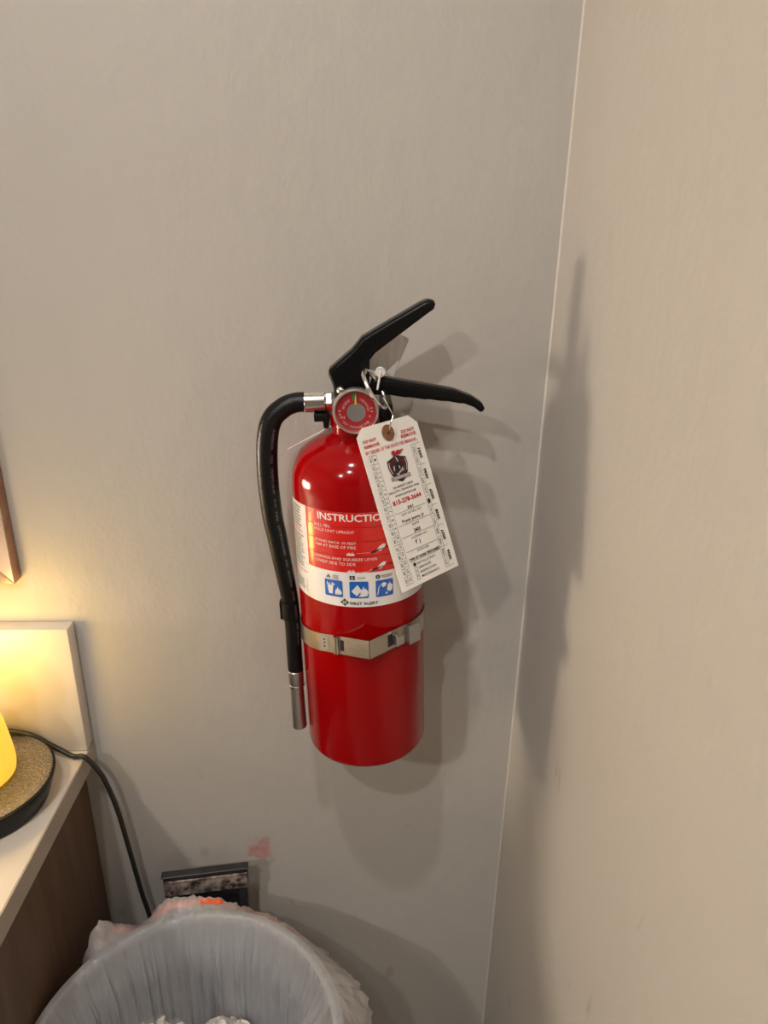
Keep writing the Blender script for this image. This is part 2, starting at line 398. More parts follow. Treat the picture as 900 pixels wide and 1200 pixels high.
for s, a0, z0, a1, z1 in (('PULL PIN.', -39, 234.3 - .3, -23.2, 236.6), ('HOLD UNIT UPRIGHT', -39, 230.2, -3, 232.6), ('STAND BACK 10 FEET', -39, 221.0 - .2, -1.8, 223.2 - .3),
                          ('AIM AT BASE OF FIRE', -39, 217.0, -2.3, 219.4), ('DEPRESS AND SQUEEZE LEVER', -39.5, 206.2, 15.3, 208.8), ('SWEEP SIDE TO SIDE', -39, 202.2, -3, 204.8)):
    letter(wd, s, (a0, z0, a1, z1), f2, 0.004)
for z in (213.6, 197.9):   # hand holding the nozzle, and the little fire it points at
    poly2(wt, [(12.0, z + 1.2), (14.5, z + 1.6), (17, z + 4.6), (20.5, z + 6.6), (22.6, z + 6.2), (22.0, z + 3.6), (19.6, z + 2.6), (18.6, z + .6), (15.6, z + .9)], f2)
    poly2(bk, [(9.6, z - .2), (11.2, z + 1.3), (15.0, z + 2.2), (19, z + 3.4), (25, z + 4.3), (31, z + 4.2), (31, z + 3.3), (25, z + 3.2), (19, z + 2.2), (13.5, z + .4), (11.5, z - .6)], f3)
for z, zz in ((211.7, 0), (196.4, 0)):
    for k, (dx, h) in enumerate(((-2.6, 1.6), (-1.2, 2.6), (0.2, 2.0), (1.6, 2.9), (2.8, 1.5))):
        poly2(wt, [(-7 + dx - .7, z), (-7 + dx + .7, z), (-7 + dx + .1, z + h)], f2)
    rect2(wt, -10.2, z - .5, -3.6, z + .1, f2, 4)
for k in range(7): rect2(wd, -1.6 + 1.6 * k, 213.2 + .05 * k, -.6 + 1.6 * k, 213.5 + .05 * k, f2)
poly2(wt, [(-3, 196.4), (10.5, 198.8), (10.8, 198.2), (4, 196.3)], f2)
# pictograms: waste fire, spilled liquid fire, electrical fire
def rsq(mb, a0, z0, a1, z1, rr, f, n=5):
    xs = [a0 + rr * (1 - math.cos(PI / 2 * k / n)) for k in range(n + 1)]
    xs += [a0 + rr + (a1 - a0 - 2 * rr) * k / 8 for k in range(1, 8)] + [a1 - (x - a0) for x in reversed(xs)]
    def e(x):
        d = max(a0 + rr - x, x - a1 + rr, 0); return rr - math.sqrt(max(rr * rr - d * d, 0))
    for x, y in zip(xs, xs[1:]): mb.add([f(x, z0 + e(x)), f(y, z0 + e(y)), f(y, z1 - e(y)), f(x, z1 - e(x))], [(0, 1, 2, 3)])
SQ = ((-31.4, -15.0), (-9.1, 6.9), (13.0, 28.8))
def flame(mb, x, z, s=1.0):
    for dx, h, wd_ in ((-1.9, 4.2, 1.0), (-.5, 6.4, 1.2), (1.1, 5.0, 1.1), (2.4, 3.2, .8)):
        poly2(mb, [(x + (dx - wd_) * s, z), (x + (dx + wd_) * s, z), (x + (dx + wd_ * .9) * s, z + h * .4 * s), (x + (dx + .3) * s, z + h * s), (x + (dx - wd_ * .8) * s, z + h * .5 * s)], f3)
for k, (a0, a1) in enumerate(SQ):
    pm = MB(); rsq(pm, a0, 173.0, a1, 188.1, 1.3, f2)
    pic = put('pictogram', pm, M_lblue, label, smooth=60, fix=False)
    m = (a0 + a1) / 2
    if k == 0:
        poly2(wt, [(a0 + 2.6, 183.2), (a0 + 8.2, 183.2), (a0 + 7.2, 175.4), (a0 + 3.8, 175.4)], f3)
        for dx, h in ((2.6, 2.6), (4.8, 1.8), (7.2, 2.9), (8.6, 2.0)): poly2(wt, [(a0 + dx - .5, 183.6), (a0 + dx + 1.1, 183.6), (a0 + dx - .6 + h * .2, 183.6 + h)], f3)
        flame(wt, a0 + 12.4, 176.2); rect2(wt, a0 + 9.4, 175.3, a0 + 15, 176.0, f3, 3)
    elif k == 1:
        poly2(wt, [(a0 + 1.6, 179.2), (a0 + 5.9, 175.0), (a0 + 10.2, 180.0), (a0 + 6.8, 185.2)], f3)
        flame(wt, a0 + 12.2, 177.0, 1.1)
        poly2(wt, [(a0 + 7.2, 174.6), (a0 + 9.4, 176.6), (a0 + 12, 177.4), (a0 + 15, 176.8), (a0 + 15.2, 174.9), (a0 + 11, 174.2)], f3)
    else:
        disc2(wt, a0 + 7.2, 184.0, 2.4, 1.7, f3); poly2(wt, [(a0 + 5.4, 182.6), (a0 + 6.4, 181.2), (a0 + 8.8, 182.4), (a0 + 8.6, 183.4)], f3)
        pts = [(a0 + 1.4, 175.0), (a0 + 2.2, 178.2), (a0 + 2.6, 181.6), (a0 + 4.0, 183.6), (a0 + 5.6, 184.2)]
        for p, q in zip(pts, pts[1:]): poly2(wt, [(p[0] - .35, p[1]), (q[0] - .35, q[1] - .2), (q[0] + .35, q[1] + .2), (p[0] + .45, p[1])], f3)
        disc2(wt, a0 + 12.4, 179.4, 2.5, 2.6, f3); flame(wt, a0 + 12.6, 180.6, .8)
        poly2(wt, [(a0 + 8.2, 175.0), (a0 + 10.6, 175.0), (a0 + 9.4, 177.2)], f3)
poly2(bk, [(-29.6, 189.6), (-25.2, 189.6), (-27.4, 192.9)], f2); rect2(bk, -8.6, 189.6, -4.2, 193.2, f2); disc2(bk, 15.2, 191.4, 2.1, 1.95, f2)
letter(wt, 'A', (-28.1, 189.9, -26.8, 191.2), f3, .02); letter(wt, 'B', (-7.1, 190.4, -5.7, 192.4), f3, .02); letter(wt, 'C', (14.4, 190.4, 16.0, 192.4), f3, .02)
for s, b in (('TRASH', (-23.6, 191.8, -18.0, 192.8)), ('WOOD', (-23.6, 190.4, -18.6, 191.4)), ('PAPER', (-23.6, 189.0, -17.8, 190.0)), ('LIQUIDS', (-2.4, 190.8, 4.6, 192.0)),
             ('ELECTRICAL', (18.6, 191.6, 28.6, 192.6)), ('EQUIPMENT', (18.6, 190.1, 28.0, 191.1))): letter(bk, s, b, f2, .02)
letter(bk, 'FIRST ALERT', (-8.9, 166.7, 14.8, 169.3), f2, .025)
poly2(bk, [(-17.6, 168.8), (-15.4, 170.4), (-13.7, 172.4), (-12.0, 170.4), (-9.8, 168.8), (-12.0, 167.2), (-13.7, 165.4), (-15.4, 167.2)], f2)
frame2(wt, -15.2, 167.6, -12.2, 170.0, .35, f3); letter(wt, 'FA', (-14.8, 168.1, -12.6, 169.5), f3, .02)
# small print on the side panel: words too fine to read are kept as broken rules
random.seed(11)
def fineprint(mb, a0, a1, z0, z1, step):
    z = z1
    while z > z0:
        a = a0 + random.uniform(0, 1); e = a1 - random.uniform(0, 5)
        while a < e:
            wl = random.uniform(1.2, 4.2); rect2(mb, a, z - step * .2, min(a + wl, e), z + step * .2, f1, 2); a += wl + .7
        z -= step
fineprint(bk, -74, -54.5, 226.5, 244.0, 2.7); fineprint(rd, -74, -54.5, 221.5, 225.2, 2.4); fineprint(bk, -74, -54.5, 190.5, 219.0, 2.5)
rect2(rd, -76, 186.6, -51.5, 187.3, f1, 12); fineprint(bk, -72, -55, 169.5, 178.5, 1.4); frame2(bk, -73.5, 168.3, -53.5, 179.8, .3, f1)
for nm, b, mt in (('white_lettering', wt, M_white), ('pale_lettering', wd, M_lwtxt), ('dark_rule', ru, M_lline), ('black_lettering', bk, M_ink), ('red_lettering', rd, M_inkred)):
    put(nm, b, mt, label, smooth=0, fix=False)

# valve and handles
put('valve_body', MB().lathe([(0, .316), (.0140, .316), (.0140, .322), (.0120, .324), (.0120, .347), (0, .347)], 40).lathe([(.0080, 0), (.0080, .0182)], 6, (-.0005, 0, .3265), Matrix.Rotation(-PI / 2, 3, 'Y')), M_satin, ext)
XZ = lambda u, v_, w_: (u, w_, v_)
upper = [(-.0150, .3300), (.0130, .3300), (.0136, .3534), (.0141, .3608), (.0187, .3663), (.0387, .3803), (.0584, .3940), (.0655, .3988), (.0667, .4025), (.0655, .4052), (.0615, .4062),
         (.0555, .4040), (.0300, .3905), (.0080, .3785), (.0047, .3745), (-.0003, .3690), (-.0088, .3622), (-.0192, .3540), (-.0196, .3500), (-.0165, .3420)]
uh = put('carry_handle', MB().prism(upper, -.0125, .0115, XZ), M_blk, ext, bevel=(.0032, 3, 55), smooth=50)
lower = [(.0120, .3330), (.0150, .3455), (.0250, .3458), (.0500, .3410), (.0827, .3342), (.0971, .3284), (.1055, .3228), (.1077, .3185), (.1072, .3158), (.1040, .3153), (.0987, .3196),
         (.0905, .3229), (.0860, .3232), (.0770, .3252), (.0720, .3254), (.0624, .3272), (.0580, .3272), (.0456, .3293), (.0420, .3294), (.0289, .3319), (.0200, .3322)]
put('squeeze_lever', MB().prism(lower, -.0090, .0085, XZ), M_blk, ext, bevel=(.0022, 2, 50), smooth=50)
put('rivet', MB().sphere((-.0103, -.0142, .3382), .0034, 12), M_chrome, ext)

# gauge
GC = V((.0016, 0, .3252)); RG = Matrix.Rotation(PI / 2, 3, 'X')     # lathe axis z -> -y
gauge = put('pressure_gauge', MB().lathe([(.0060, .010), (.0060, .026), (.0165, .027), (.0180, .029), (.0180, .0370), (.0172, .0388), (.0164, .0388), (.0157, .0372), (.0157, .0350), (0, .0350)], 64, GC, RG), M_bezel, ext, label='chrome rimmed round pressure gauge')
def gf(off):
    return lambda x, y: (GC.x + x / 1000, -.0350 - off, GC.z + y / 1000)
mb = MB(); disc2(mb, 0, 0, 15.6, 15.6, gf(.0002), 48); put('dial', mb, M_dialr, gauge, smooth=0, fix=False)
mb = MB(); disc2(mb, .4, -1.0, 7.4, 7.4, gf(.0006), 36); put('centre_disc', mb, M_dialg, gauge, smooth=0, fix=False)
mb = MB(); poly2(mb, [(7.6 * math.sin(a), 7.6 * math.cos(a)) for a in [math.radians(d) for d in range(4, -13, -4)]] + [(14.4 * math.sin(a), 14.4 * math.cos(a)) for a in [math.radians(d) for d in range(-12, 5, 4)]], gf(.0005))
put('green_zone', mb, M_green, gauge, smooth=0, fix=False)
mb = MB(); mb.prism([(-.6, 5.6), (.9, 5.6), (.75, 11.0), (.25, 14.0), (-.2, 11.0)], .0009, .0014, lambda u, v_, q: gf(q)(u, v_)); put('needle', mb, M_yel, gauge, smooth=0)
mb = MB()
def arc_text(s, r0, r1, a0, a1, flip=False):
    n = len(s)
    for k, ch in enumerate(s):
        if ch == ' ': continue
        aa = math.radians(a0 + (a1 - a0) * (k + .1) / n); ab = math.radians(a0 + (a1 - a0) * (k + .85) / n)
        if flip: letter(mb, ch, (0, 0, 1, 1), lambda x, y: gf(.0005)((r1 - (r1 - r0) * y) * math.sin(aa + (ab - aa) * x), (r1 - (r1 - r0) * y) * math.cos(aa + (ab - aa) * x)), .01)
        else: letter(mb, ch, (0, 0, 1, 1), lambda x, y: gf(.0005)((r0 + (r1 - r0) * y) * math.sin(aa + (ab - aa) * x), (r0 + (r1 - r0) * y) * math.cos(aa + (ab - aa) * x)), .01)
arc_text('RECHARGE', 9.0, 10.8, -78, -26); arc_text('OVERCHARGED', 9.0, 10.8, 20, 92)
for a in (-100, -88, 80, 92): disc2(mb, 12.6 * math.sin(math.radians(a)), 12.6 * math.cos(math.radians(a)), .9, .55, gf(.0005), 10)
letter(mb, '195', (-12.8, -5.6, -8.4, -3.8), gf(.0005), .01); letter(mb, '0', (10.2, -5, 11.8, -3.4), gf(.0005), .01)
arc_text('TEST PRESSURE PSI', 12.0, 13.6, 235, 130, True)
put('dial_lettering', mb, M_dialp, gauge, smooth=0, fix=False)
put('lens', MB().lathe([(.0157, .0371), (.0157, .0374)], 40, GC, RG), M_glass, gauge)

# hose, coupling and nozzle
RX = Matrix.Rotation(-PI / 2, 3, 'Y')                              # lathe axis z -> -x
coup = put('hose_coupling', MB().lathe([(.0078, .0236), (.0086, .0242), (.0087, .0404), (.0080, .0412), (.0060, .0412)], 40, (0, 0, .3266), RX), M_chrome, ext)
put('nut', MB().lathe([(.0080, .0175), (.0086, .0183), (.0086, .0228), (.0078, .0238)], 6, (0, 0, .3266), RX @ Matrix.Rotation(PI / 6, 3, 'Z')), M_chrome, coup, smooth=20)
HP = [(-.0395, 0, .3267, .0082), (-.0480, 0, .3266, .0083), (-.0580, -.001, .3232, .0086), (-.0685, -.002, .3138, .0088), (-.0738, -.003, .2961, .0090), (-.0758, -.004, .2654, .0090), (-.0748, -.004, .2312, .0089),
      (-.0724, -.004, .2110, .0087), (-.0700, -.004, .1904, .0084), (-.0655, -.003, .1478, .0076), (-.0647, -.002, .1214, .0073), (-.0651, -.002, .0990, .0072), (-.0653, -.002, .0700, .0072)]
HS = spline(HP, 10); HPT = [V(p[:3]) for p in HS]; HR = [p[3] for p in HS]
hose = put('hose', MB().tube(HPT, HR, 24), M_rubber, ext, smooth=60, label='black rubber discharge hose with fine grey print')
hl = MB()
cum = [0]
for a, b_ in zip(HPT, HPT[1:]): cum.append(cum[-1] + (b_ - a).length)
def on_hose(d, q):
    """d metres along the hose, q metres around its face."""
    i = max(k for k in range(len(cum)) if cum[k] <= d); i = min(i, len(HPT) - 2)
    t = (d - cum[i]) / (cum[i + 1] - cum[i]); p = HPT[i].lerp(HPT[i + 1], t); r = HR[i] + .0002
    tan = (HPT[i + 1] - HPT[i]).normalized(); fr = V((0, -1, 0)); fr = (fr - tan * fr.dot(tan)).normalized(); sd = fr.cross(tan)
    if sd.x < 0: sd = -sd
    a = q / r
    return p + fr * r * math.cos(a) + sd * r * math.sin(a)
d = .040
for wd_ in ('SUPERIOR', 'CO2', 'WAPC-SI-97', '(U)', 'FIRE', 'EXTINGUISHER', 'AND', 'BOOSTER', 'HOSE', 'SERIES', 'WP 275 PSI', 'MADE IN USA'):
    ln = .0023 * len(wd_)
    if d + ln > cum[-1] - .004: break
    letter(hl, wd_, (d, .0043, d + ln, .0064), on_hose, .005)
    d += ln + .0045
put('lettering', hl, M_hosep, hose, smooth=0, fix=False)
noz = put('nozzle', MB().lathe([(.0058, .0700), (.0058, .0100), (.0052, .0095), (.0068, .0095), (.0070, .0105), (.0067, .0350), (.0065, .0545), (.0069, .0552), (.0069, .0572), (.0072, .0580), (.0075, .0725), (.0070, .0732), (.0058, .0732)], 40, (-.0655, -.002, 0)), M_satin, ext, smooth=30, label='satin metal hose nozzle')
put('crimp_ring', MB().lathe([(.0066, .0555), (.0075, .0560), (.0075, .0575), (.0066, .0580)], 32, (-.0655, -.002, 0), closed=True), M_chrome, noz)
# black clip that keeps the hose to the tank
cl = MB()
pr = [(-.0648 + .0092 * math.cos(a), -.0025 + .0092 * math.sin(a)) for a in [math.radians(x) for x in range(70, 291, 10)]]
inn = [(-.0648 + .0083 * math.cos(a), -.0025 + .0083 * math.sin(a)) for a in [math.radians(x) for x in range(290, 69, -10)]]
cl.box((-.0733, -.0025, .1375), (.0030, .008, .017)); put('hose_clip', cl.prism(pr + inn, .1290, .1465, lambda u, v_, q: (u, v_, q)), M_blkp, ext, smooth=40)
# locking pin with pull ring
a_ = V((.507, 0, -.861)); n_ = V((.844, -.18, .497)).normalized(); b_ = n_.cross(a_).normalized(); a_ = b_.cross(n_).normalized()
Rr = Matrix((a_, b_, n_)).transposed()
mb = MB().lathe([(.0168 + .0016 * math.cos(2 * PI * k / 10), .0016 * math.sin(2 * PI * k / 10)) for k in range(10)], 48, (.0172, -.0225, .3400), Rr, closed=True)
mb.tube([(.0100, -.0200, .3530), (.0100, .0140, .3530)], .0016, 12)
put('pull_pin', mb, M_chrome, ext, label='bright pin with pull ring')
put('neck_tie', MB().tube([(-.0571, -.004, .2881), (-.0480, -.0045, .2928), (-.0392, -.005, .2972), (-.0285, -.005, .3025), (-.0200, -.004, .3068), (-.0120, -.0185, .3085), (0, -.0218, .3085)], .0006, 8), M_seal, ext)

# ------------------------------------------------------------------ wall hook that carries the neck, and the strap round the tank
def EW(p): return EB + RE @ V(p)
hook = thing('wall_hook', (EB.x, 0, 1.27), 'black bracket hook on the wall holding the extinguisher by its neck', 'bracket')
Mi = hook.matrix_world.inverted()
def hk(pts): return [tuple(Mi @ EW(p)) for p in pts]
mb = MB(); mb.box((0, -.003, -.018), (.044, .006, .045)); put('back_plate', mb, M_blkp, hook, bevel=(.0015, 2))
for s, x0, x1, z0, z1 in ((-1, -.0335, -.0218, .3060, .3182), (1, .0218, .0326, .3125, .3240)):
    mb = MB()
    t = [(x0, z0 + .0055), (x0, z1), (x1, z1), (x1, z0), (x0 + .0075, z0), (x0 + .0075, z0 + .0055)] if s < 0 else [(x0, z0), (x0, z1), (x1 - .001, z1), (x1, z0)]
    mb.prism(t, -.008, .0600, XZ); mb.v = hk(mb.v); put('prong', mb, M_blkp, hook, bevel=(.0008, 2))

strap = thing('tank_strap', tuple(EW((0, .070, .118))), 'bright steel strap with sprung latch clamped round the red tank', 'strap')
Ms = strap.matrix_world.inverted()
def SW(p): return tuple(Ms @ EW(p))
RB = RT + .0006; AP = V((.0058, -.0704))
zc = lambda x, y: .1240 + .0700 * x - .1100 * y
def band(path, h, th, closed=False):
    """A flat strip of height h and thickness th that follows path [(x, y)]."""
    mb = MB(); n = len(path)
    for i, p in enumerate(path):
        a = V(path[max(i - 1, 0)]); c = V(path[min(i + 1, n - 1)]); tn = (c - a).normalized(); nn = V((tn.y, -tn.x))
        if nn.dot(V(p)) < 0: nn = -nn
        o = V(p) + nn * th; z = zc(*p)
        mb.v += [SW((p[0], p[1], z - h / 2)), SW((o.x, o.y, z - h / 2)), SW((o.x, o.y, z + h / 2)), SW((p[0], p[1], z + h / 2))]
    mb.f = [(i * 4 + a, i * 4 + (a + 1) % 4, (i + 1) * 4 + (a + 1) % 4, (i + 1) * 4 + a) for i in range(n - 1) for a in range(4)] + [(0, 1, 2, 3), tuple((n - 1) * 4 + k for k in (3, 2, 1, 0))]
    return mb
pol = lambda a, r=RB: (r * math.sin(math.radians(a)), -r * math.cos(math.radians(a)))
pl = [pol(a) for a in range(180, 325, 5)] ; pl_end = pl[-1]
left_path = pl + [(pl_end[0] + (AP.x - pl_end[0]) * k / 6, pl_end[1] + (AP.y - pl_end[1]) * k / 6) for k in range(1, 7)]
pr_ = [pol(a) for a in range(180, 41, -5)]; pe = pr_[-1]
right_path = pr_ + [(pe[0] + (AP.x - pe[0]) * k / 6, pe[1] + (AP.y - pe[1]) * k / 6) for k in range(1, 7)]
put('band', band(left_path, .0172, .0009), M_steel, strap, smooth=25)
put('latch_plate', band(right_path, .0172, .0009), M_steel, strap, smooth=25)
def flange(P0, P1):
    """Local frame on a straight flange: u along (0..1 from P0 to P1), d outwards, h up."""
    P0, P1 = V(P0), V(P1); tn = (P1 - P0).normalized(); nn = V((tn.y, -tn.x))
    if nn.dot(P0) < 0: nn = -nn
    L_ = (P1 - P0).length
    def f(u, d_, h): q = P0 + tn * (u * L_) + nn * d_; return SW((q.x, q.y, zc(q.x, q.y) + h))
    return f, L_
FR, LR = flange(AP, pe); FL, LL = flange(AP, pl_end)
def slab(F, u0, u1, d0, d1, h0, h1): 
    mb = MB(); mb.add([F(u, d_, h) for u in (u0, u1) for d_ in (d0, d1) for h in (h0, h1)], [(0, 1, 3, 2), (4, 6, 7, 5), (0, 4, 5, 1), (2, 3, 7, 6), (0, 2, 6, 4), (1, 5, 7, 3)]); return mb
mb = slab(FR, .56, .60, .0, .0052, -.0052, .0048); b2 = slab(FR, .56, .76, .0052, .0060, -.0062, .0020); mb.add(b2.v, b2.f)
put('latch_tab', mb, M_satin, strap, bevel=(.0003, 1))
mb = slab(FR, .90, .94, .0012, .0050, -.0090, .0075); b2 = slab(FR, .90, 1.20, .0050, .0058, -.0105, .0072); mb.add(b2.v, b2.f)
put('latch_tab', mb, M_satin, strap, bevel=(.0003, 1))
put('slot', slab(FR, .44, .56, .0008, .00105, -.0056, .0056), M_ink, strap, smooth=0)
put('slot', slab(FL, .50, .57, .0008, .00105, -.0050, .0050), M_ink, strap, smooth=0)
mb = MB(); mb.tube([FL(.64, .0022, -.0078), FL(.64, .0022, .0086)], .0024, 16); put('rolled_hook', mb, M_steel, strap)
mb = MB()
for h in (-.0032, .0002, .0036):
    mb.tube([FL(.90, .0006, h), FL(.90, .0013, h)], .0009, 12)
put('rivet_hole', mb, M_ink, strap); put('stamped_plate', slab(FL, .82, .98, .0008, .00115, -.0068, .0062), M_satin, strap, bevel=(.0002, 1))
put('stand_off', MB().box((.002, -.0062 + Ms.translation.y * 0, 0), (.030, .0105, .030)), M_steel, strap, bevel=(.001, 2))

# ------------------------------------------------------------------ tamper seal (plastic flag and button tied through the ring)
seal = thing('tamper_seal', EW((.0221, -.004, .3520)), 'white plastic tamper seal with small flag between the black levers', 'seal', RE)
s0 = V((.0221, -.004, .3520)); sq = lambda u, v_, q: tuple(V((u, q, v_)) - s0)
put('flag', MB().prism([(.0474, .3740), (.0335, .3432), (.0137, .3500), (.0125, .3640), (.0300, .3830), (.0398, .3777)], .0136, .0142, sq), M_flag, seal, smooth=0)
put('folded_corner', MB().prism([(.0388, .3579), (.0272, .3473), (.0335, .3432)], .0118, .0122, sq), M_seal, seal, smooth=0)
put('button', MB().lathe([(.0042, 0), (.0042, .0012), (.0034, .0016), (.0030, .0010), (.0012, .0010), (.0012, .0022), (0, .0022)], 28, tuple(V((.0221, -.0095, .3512)) - s0), RG), M_seal, seal)
put('stem', MB().tube([sq(.0221, .3512, -.0095), sq(.0226, .3512, .0137)], .0010, 8), M_seal, seal)
bd = MB(); pts = [V((.0221, -.0125, .3508)).lerp(V((.0192, -.0195, .3385)), k / 24) for k in range(25)]
put('beaded_tie', bd.tube([tuple(p - s0) for p in pts], [.0007 + .00035 * (k % 2) for k in range(25)], 8), M_seal, seal)

# ------------------------------------------------------------------ inspection tag on its wire
TR_ = Matrix(((0.7555685, -0.5901582, -0.2843054), (0.6527911, 0.7144982, 0.2517063), (0.0545891, -0.3757734, 0.9251023)))
TO = V((0.0194249, -0.1000, 1.2859467)); TW, TL = 65.0, 131.8
itag = thing('inspection_tag', TO, 'white printed inspection tag hanging in front of the red tank', 'tag', TR_)
def tf(off):
    return lambda x, y: ((x - TW / 2) / 1000, -off, -y / 1000)       # mm from the tag's top left corner, y downwards
def tfu(off):
    g = tf(off); return lambda x, y: g(x, -y)                         # for lettering, whose y runs upwards
outline = [(0, 6.5), (7.5, 0), (57, 0), (65, 7.5), (65, TL), (0, TL)]
card = put('card', MB().prism(outline, 0, -.0004, lambda u, v_, q: tf(-q * -1)(u, v_)), M_card, itag, smooth=0)
T1 = tfu(.00055); T2 = tfu(.00075); T3 = tfu(.0009)
mb = MB(); disc2(mb, 31.3, -9.0, 6.3, 6.6, tfu(.0006), 32); ey_ = put('hole_patch', mb, M_kraft, itag, smooth=0, fix=False, label='round brown patch round the hole')
mb = MB(); disc2(mb, 31.3, -9.2, 1.1, 1.1, tfu(.0008), 16); put('hole', mb, M_ink, ey_, smooth=0, fix=False)
TRD = MB(); TB = MB()
for s, b in (('DO NOT', (4.2, 12.1, 17.7, 9.7)), ('REMOVE', (4.0, 16.2, 19.5, 13.8)), ('DO NOT', (44.5, 12.7, 59.1, 10.0)), ('REMOVE', (43.1, 16.3, 59.6, 13.7))):
    letter(TRD, s, (b[0], -b[1], b[2], -b[3]), T1, .03)
letter(TRD, 'BY ORDER OF THE STATE FIRE MARSHAL', (3.9, -21.2, 58.9, -18.4), T1, .012)
letter(TRD, '815-278-3644', (15.5, -65.6, 46.6, -61.8), T1, .03)
for s, b, bo in (('126 GARRETT DRIVE', (20.2, 53.0, 41.9, 51.2), .012), ('GALLATIN, TENNESSEE 37066', (14.4, 56.2, 47.8, 54.4), .012), ('WWW.CLADFIRE.COM', (19.8, 59.6, 42.5, 57.9), .015),
                 ('541', (29.0, 71.5, 35.0, 69.0), .02), ('CERT OF REG. NO.', (20.5, 75.2, 43.0, 73.6), 0), ('Frank Jones, Jr', (19.5, 81.6, 43.8, 78.4), .015), ('NAME', (28.6, 85.2, 36.5, 83.6), 0),
                 ('2405', (28.6, 91.0, 36.0, 88.0), .02), ('LICENSE NO.', (24.0, 95.2, 42.0, 93.6), 0), ('f j', (26.8, 101.2, 32.2, 96.8), 0), ('SIGNATURE', (26.0, 106.4, 39.3, 104.8), 0),
                 ('TYPE OF WORK PERFORMED', (15.2, 111.6, 50.1, 109.4), .03), ('INSTALLATION', (22.0, 116.0, 42.5, 114.2), .004), ('SERVICE', (22.6, 119.8, 36.4, 118.0), .004),
                 ('INSPECTION', (23.2, 123.5, 41.0, 121.7), .004), ('MAINTENANCE', (23.6, 127.2, 43.4, 125.4), .004)):
    letter(TB, s, (b[0], -b[1], b[2], -b[3]), T1, bo)
for y, x0, x1 in ((72.2, 14.4, 48.6), (82.3, 14.5, 51.0), (92.0, 14.5, 51.5), (103.8, 14.8, 52.0), (112.2, 15.2, 50.1)): rect2(TB, x0, -y - .13, x1, -y + .13, T1)
for k, y in enumerate((115.1, 118.9, 122.6, 126.3)):
    if k == 0: disc2(TB, 19.4, -y, 1.6, 1.5, T1)
    else: frame2(TB, 18.3, -y - 1.4, 21.3, -y + 1.4, .25, T1)
LN = .22
rect2(TB, 8.6 - LN / 2, -128, 8.6 + LN / 2, -22.8, T1); rect2(TB, 13.0 - LN / 2, -128, 13.0 + LN / 2, -22.8, T1)
for k in range(16): rect2(TB, 8.6, -22.8 - 7.013 * k - LN / 2, 13.0, -22.8 - 7.013 * k + LN / 2, T1)
for k in range(17): rect2(TB, 4.6, -22.8 - 6.575 * k - LN / 2, 8.6, -22.8 - 6.575 * k + LN / 2, T1)
for k in range(15):
    y = -22.8 - 7.013 * (k + .5); h = .7 * len(str(k + 1)); letter(TB, str(k + 1), (9.9, y - h, 11.7, y + h), T1, .01, rot=-1)
for k in range(16):
    y = -22.8 - 6.575 * (k + .5); letter(TB, str(16 + k), (5.6, y - 1.4, 7.5, y + 1.4), T1, .01, rot=-1)
for x in (50.6, 55.0): rect2(TB, x - LN / 2, -128.4, x + LN / 2, -23.4, T1)
for k in range(13): rect2(TB, 50.6, -23.4 - 8.75 * k - LN / 2, 55.0, -23.4 - 8.75 * k + LN / 2, T1)
for k in range(7): rect2(TB, 55.0, -23.4 - 17.5 * k - LN / 2, 60.6, -23.4 - 17.5 * k + LN / 2, T1)
for k, s in enumerate(('DEC', 'NOV', 'OCT', 'SEP', 'AUG', '', 'JUN', 'MAY', 'APR', 'MAR', 'FEB', 'JAN')):
    y = -23.4 - 8.75 * (k + .5)
    if s: letter(TB, s, (51.8, y - 2.7, 53.8, y + 2.7), T1, 0, rot=1)
    else: disc2(TB, 52.9, y, 1.5, 2.2, T1)
for k in range(6):
    y = -23.4 - 17.5 * (k + .5); letter(TB, str(2031 - k), (56.6, y - 4.4, 59.6, y + 4.4), T1, .03, rot=1)
put('red_lettering', TRD, M_inkred, itag, smooth=0, fix=False); put('black_lettering', TB, M_ink, itag, smooth=0, fix=False)
# crest: shield with a helmet, plume, sword and ribbon
q = [(-10.4, 16.6), (-5.6, 18.6), (0, 21.6), (5.6, 18.8), (10.6, 16.6), (10.8, 8), (8.6, -2), (4, -9.4), (0, -12.4), (-4.2, -9.4), (-8.8, -2), (-10.8, 8)]
cx, cy = 31.6, -41.4
def CR(off):
    g = tfu(off); return lambda x, y: g(x, cy + (y - cy) * .66)
T1c, T2, T3 = CR(.00055), CR(.00075), CR(.0009)
sh_ = lambda k, pts: [(cx + x * k, cy + y * k) for x, y in pts]
mb = MB(); poly2(mb, sh_(.97, q), T1c); crest = put('crest', mb, M_ink, itag, smooth=0, fix=False, label='dark shield crest with red plume')
mb = MB(); poly2(mb, [(cx + x * .80, cy + .8 + y * .80) for x, y in q], T2)
put('shield_field', mb, M_maroon, crest, smooth=0, fix=False)
mb = MB()
for s in (-1, 1):
    poly2(mb, [(cx + s * 8.9, cy + 14.4), (cx + s * 9.5, cy + 8), (cx + s * 7.8, cy - .5), (cx + s * 7.3, cy - .2), (cx + s * 8.9, cy + 8), (cx + s * 8.3, cy + 14.2)], T2)
poly2(mb, [(cx - .9, cy + 20), (cx + .5, cy + 17), (cx + 1.2, cy + 12.5), (cx + .3, cy + 12.5)], T3)
poly2(mb, [(cx - 4.2, cy - 1.6), (cx - 2.4, cy - 3.6), (cx + 4.6, cy + 4.6), (cx + 4.0, cy + 4.9), (cx - 2.3, cy - 2.0), (cx - 3.8, cy - .4)], T3)
poly2(mb, [(cx - 5.2, cy + 7.8), (cx - 4.0, cy + 9.6), (cx - 4.2, cy + 6.2), (cx - 4.8, cy + 2.4), (cx - 5.6, cy + 4.0)], T3)
